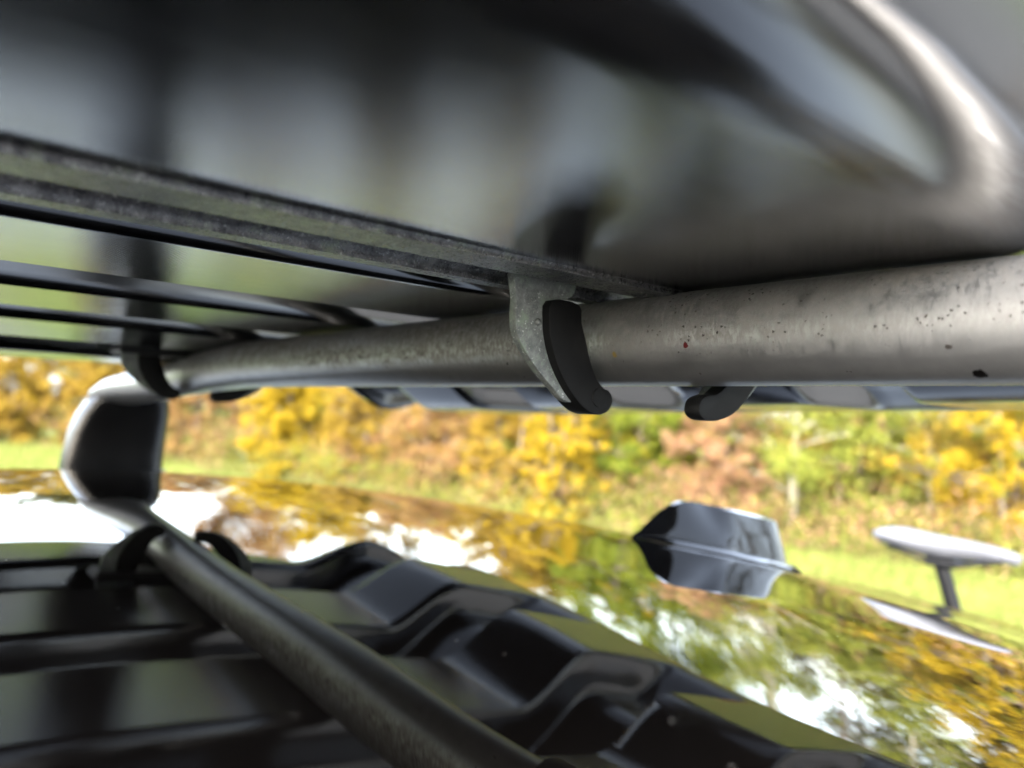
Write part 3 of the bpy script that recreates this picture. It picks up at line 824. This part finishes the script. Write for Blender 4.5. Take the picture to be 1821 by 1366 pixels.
# taller trees behind
tree('tree', 8.3, 34.0, 5.6, 2.6, 'leaf_olive', 'olive tree behind the far left orange bush', 'tree', 12000, 0.09, 0.08, 2, seed=21, clumps=70, trunk_r=0.1)
tree('tree', 9.9, 22.0, 6.4, 2.3, 'leaf_rust', 'tall rust coloured tree behind the brownish bush', 'tree', 12000, 0.075, 0.06, 2, seed=22, clumps=80, trunk_r=0.09, sparse=0.2)
tree('tree', 10.6, 15.6, 5.2, 1.7, 'leaf_orange', 'tall orange tree behind the tawny orange bush', 'tree', 11000, 0.055, 0.05, 2, seed=23, clumps=75, trunk_r=0.08, accent=('leaf_rust', 3000), sparse=0.2)
tree('tree', 11.2, 11.4, 4.2, 1.6, 'leaf_orange', 'tall amber tree behind the middle of the hedge', 'tree', 20000, 0.048, 0.05, 2, seed=24, clumps=75, trunk_r=0.07, sparse=0.3, accent=('leaf_green', 2500))
tree('tree', 12.0, 8.9, 5.4, 1.8, 'leaf_green', 'tall green tree behind the pink brown bush', 'tree', 30000, 0.045, 0.05, 2, seed=25, clumps=70, trunk_r=0.07, sparse=0.6)
tree('tree', 13.0, 6.0, 5.6, 1.3, 'leaf_olive', 'thin olive tree behind the slender pale trunked tree', 'tree', 12000, 0.042, 0.05, 2, seed=26, clumps=60, trunk_r=0.06, sparse=0.7)
tree('tree', 13.6, 4.0, 5.8, 1.5, 'leaf_olive', 'full brownish tree behind the golden bush at the right', 'tree', 30000, 0.042, 0.05, 2, seed=27, clumps=60, trunk_r=0.07, sparse=0.2, accent=('leaf_orange', 6000))
tree('tree', 14.0, 1.6, 6.0, 1.8, 'leaf_orange', 'tall amber tree beyond the right end of the hedge', 'tree', 24000, 0.05, 0.05, 2, seed=28, clumps=70, trunk_r=0.08, sparse=0.4)

tree('tree', 9.9, 18.4, 4.3, 1.8, 'leaf_yellow', 'tall golden tree behind the vivid yellow bush', 'tree', 15000, 0.06, 0.05, 2, seed=31, clumps=80, trunk_r=0.09, sparse=0.3, accent=('leaf_orange', 4000))

# grass tufts between the parking area and the hedge, straw at the foot of the hedge
def blades(name, n, fx, hmin, hmax, wd, mat):
    g = np.random.default_rng(len(name) + n)
    P_ = fx(g, n)
    hgt = hmin + (hmax - hmin) * g.random(n) ** 1.5
    a = g.random(n) * 6.283
    lean = g.normal(size=(n, 2)) * 0.35
    dx_, dy_ = np.cos(a) * wd, np.sin(a) * wd
    tipx = P_[:, 0] + lean[:, 0] * hgt; tipy = P_[:, 1] + lean[:, 1] * hgt
    z0 = np.zeros(n)
    V = np.stack([np.stack([P_[:, 0] - dx_, P_[:, 1] - dy_, z0], 1), np.stack([P_[:, 0] + dx_, P_[:, 1] + dy_, z0], 1),
                  np.stack([(P_[:, 0] + tipx) / 2 + dx_ * 0.7, (P_[:, 1] + tipy) / 2 + dy_ * 0.7, hgt * 0.62], 1), np.stack([tipx, tipy, hgt], 1)], 1).reshape(-1, 3)
    o = leaves_obj(name, V, mat, None)
    return tag(o, kind='stuff')
HL = np.array([(4.4, 30.2), (7.2, 22.0), (7.6, 16.4), (8.4, 12.5), (8.5, 9.6), (9.6, 6.8), (10.4, 4.6), (10.9, 2.2)])
def along(g, n):
    t = g.random(n) ** 1.6
    t = 1 - t
    s = t * (len(HL) - 1); i = np.minimum(s.astype(int), len(HL) - 2); f_ = (s - i)[:, None]
    return HL[i] * (1 - f_) + HL[i + 1] * f_
def f_grass(g, n):
    p = along(g, n); u_ = g.random(n)[:, None] ** 0.7
    q = np.stack([np.clip(p[:, 0] - 3.2, 4.7, None), p[:, 1] * 0.86 - 0.5], 1)
    return p * (1 - u_) + q * u_ + g.normal(size=(n, 2)) * 0.12
def f_straw(g, n):
    p = along(g, n)
    return p + g.normal(size=(n, 2)) * np.array([0.22, 0.3]) + np.array([0.0, -0.1])
tag(blades('grass', 90000, f_grass, 0.03, 0.13, 0.006, 'grass_blade'), 'short bright green grass between the parking area and the hedge', 'grass')
def f_far(g, n):
    y = 13.2 + 18.0 * g.random(n)
    return np.stack([1.2 + (0.17 * y + 1.2) * g.random(n), y], 1)
tag(blades('grass', 60000, f_far, 0.05, 0.20, 0.010, 'grass_blade'), 'bright green grass before the far left end of the hedge', 'grass')
tag(blades('dry_grass', 16000, f_straw, 0.08, 0.30, 0.006, 'straw_blade'), 'taller straw coloured grass along the foot of the hedge', 'grass')

# undergrowth filling the hedge between and behind the bushes
def f_under(g, n):
    p = along(g, n)
    return p + np.array([1.5, 0.8]) + g.normal(size=(n, 2)) * np.array([0.55, 0.55])
def thicket(name, n, mat, hmax, seed, label, off=(0, 0)):
    g = np.random.default_rng(seed)
    m_ = 420
    c_ = f_under(g, m_) + np.array(off)
    dist = np.hypot(c_[:, 0], c_[:, 1])
    z_ = hmax * (0.08 + 0.92 * g.random(m_)) * np.clip(dist / 14, 0.85, 1.7)
    cen = np.stack([c_[:, 0], c_[:, 1], z_], 1)
    V = leaf_cloud(cen, 0.14 + 0.3 * g.random(m_), int(n * 1.4), 0.027, seed=seed)
    V[:, 2] = np.maximum(V[:, 2], 0.02)
    return tag(leaves_obj(name, V, mat, None), label, 'undergrowth', kind='stuff')
thicket('undergrowth', 60000, 'leaf_orange', 2.0, 61, 'amber undergrowth filling the gaps of the hedge')
thicket('undergrowth', 45000, 'leaf_lime', 1.9, 62, 'yellow green undergrowth filling the gaps of the hedge')
thicket('undergrowth', 40000, 'leaf_rust', 1.8, 63, 'rust brown undergrowth filling the gaps of the hedge')

# trees on the camera side of the parking area, seen only in reflections
for q_, (x_, y_, h_, sp_) in enumerate(((9.0, -8.5, 7.0, 2.2), (5.0, -12.5, 8.0, 2.6), (13.5, -6.0, 7.5, 2.3))):
    tree('tree', x_, y_, h_, sp_, 'leaf_olive', ('tall half bare tree on the camera side of the parking area', 'tallest half bare tree at the near edge of the parking area', 'half bare tree on the camera side, behind the car')[q_], 'tree', 3500, 0.06, 0.15, 2, seed=71 + q_, sparse=0.8, clumps=120, trunk_r=0.14)
thicket('undergrowth', 12000, 'leaf_lime', 0.6, 64, 'low yellow green growth along the front of the hedge', (-1.55, -0.9))
thicket('undergrowth', 12000, 'leaf_pink', 0.8, 65, 'low reddish brown growth along the front of the hedge', (-1.40, -0.8))
thicket('undergrowth', 12000, 'leaf_olive', 0.7, 66, 'low olive growth along the front of the hedge', (-1.45, -0.8))
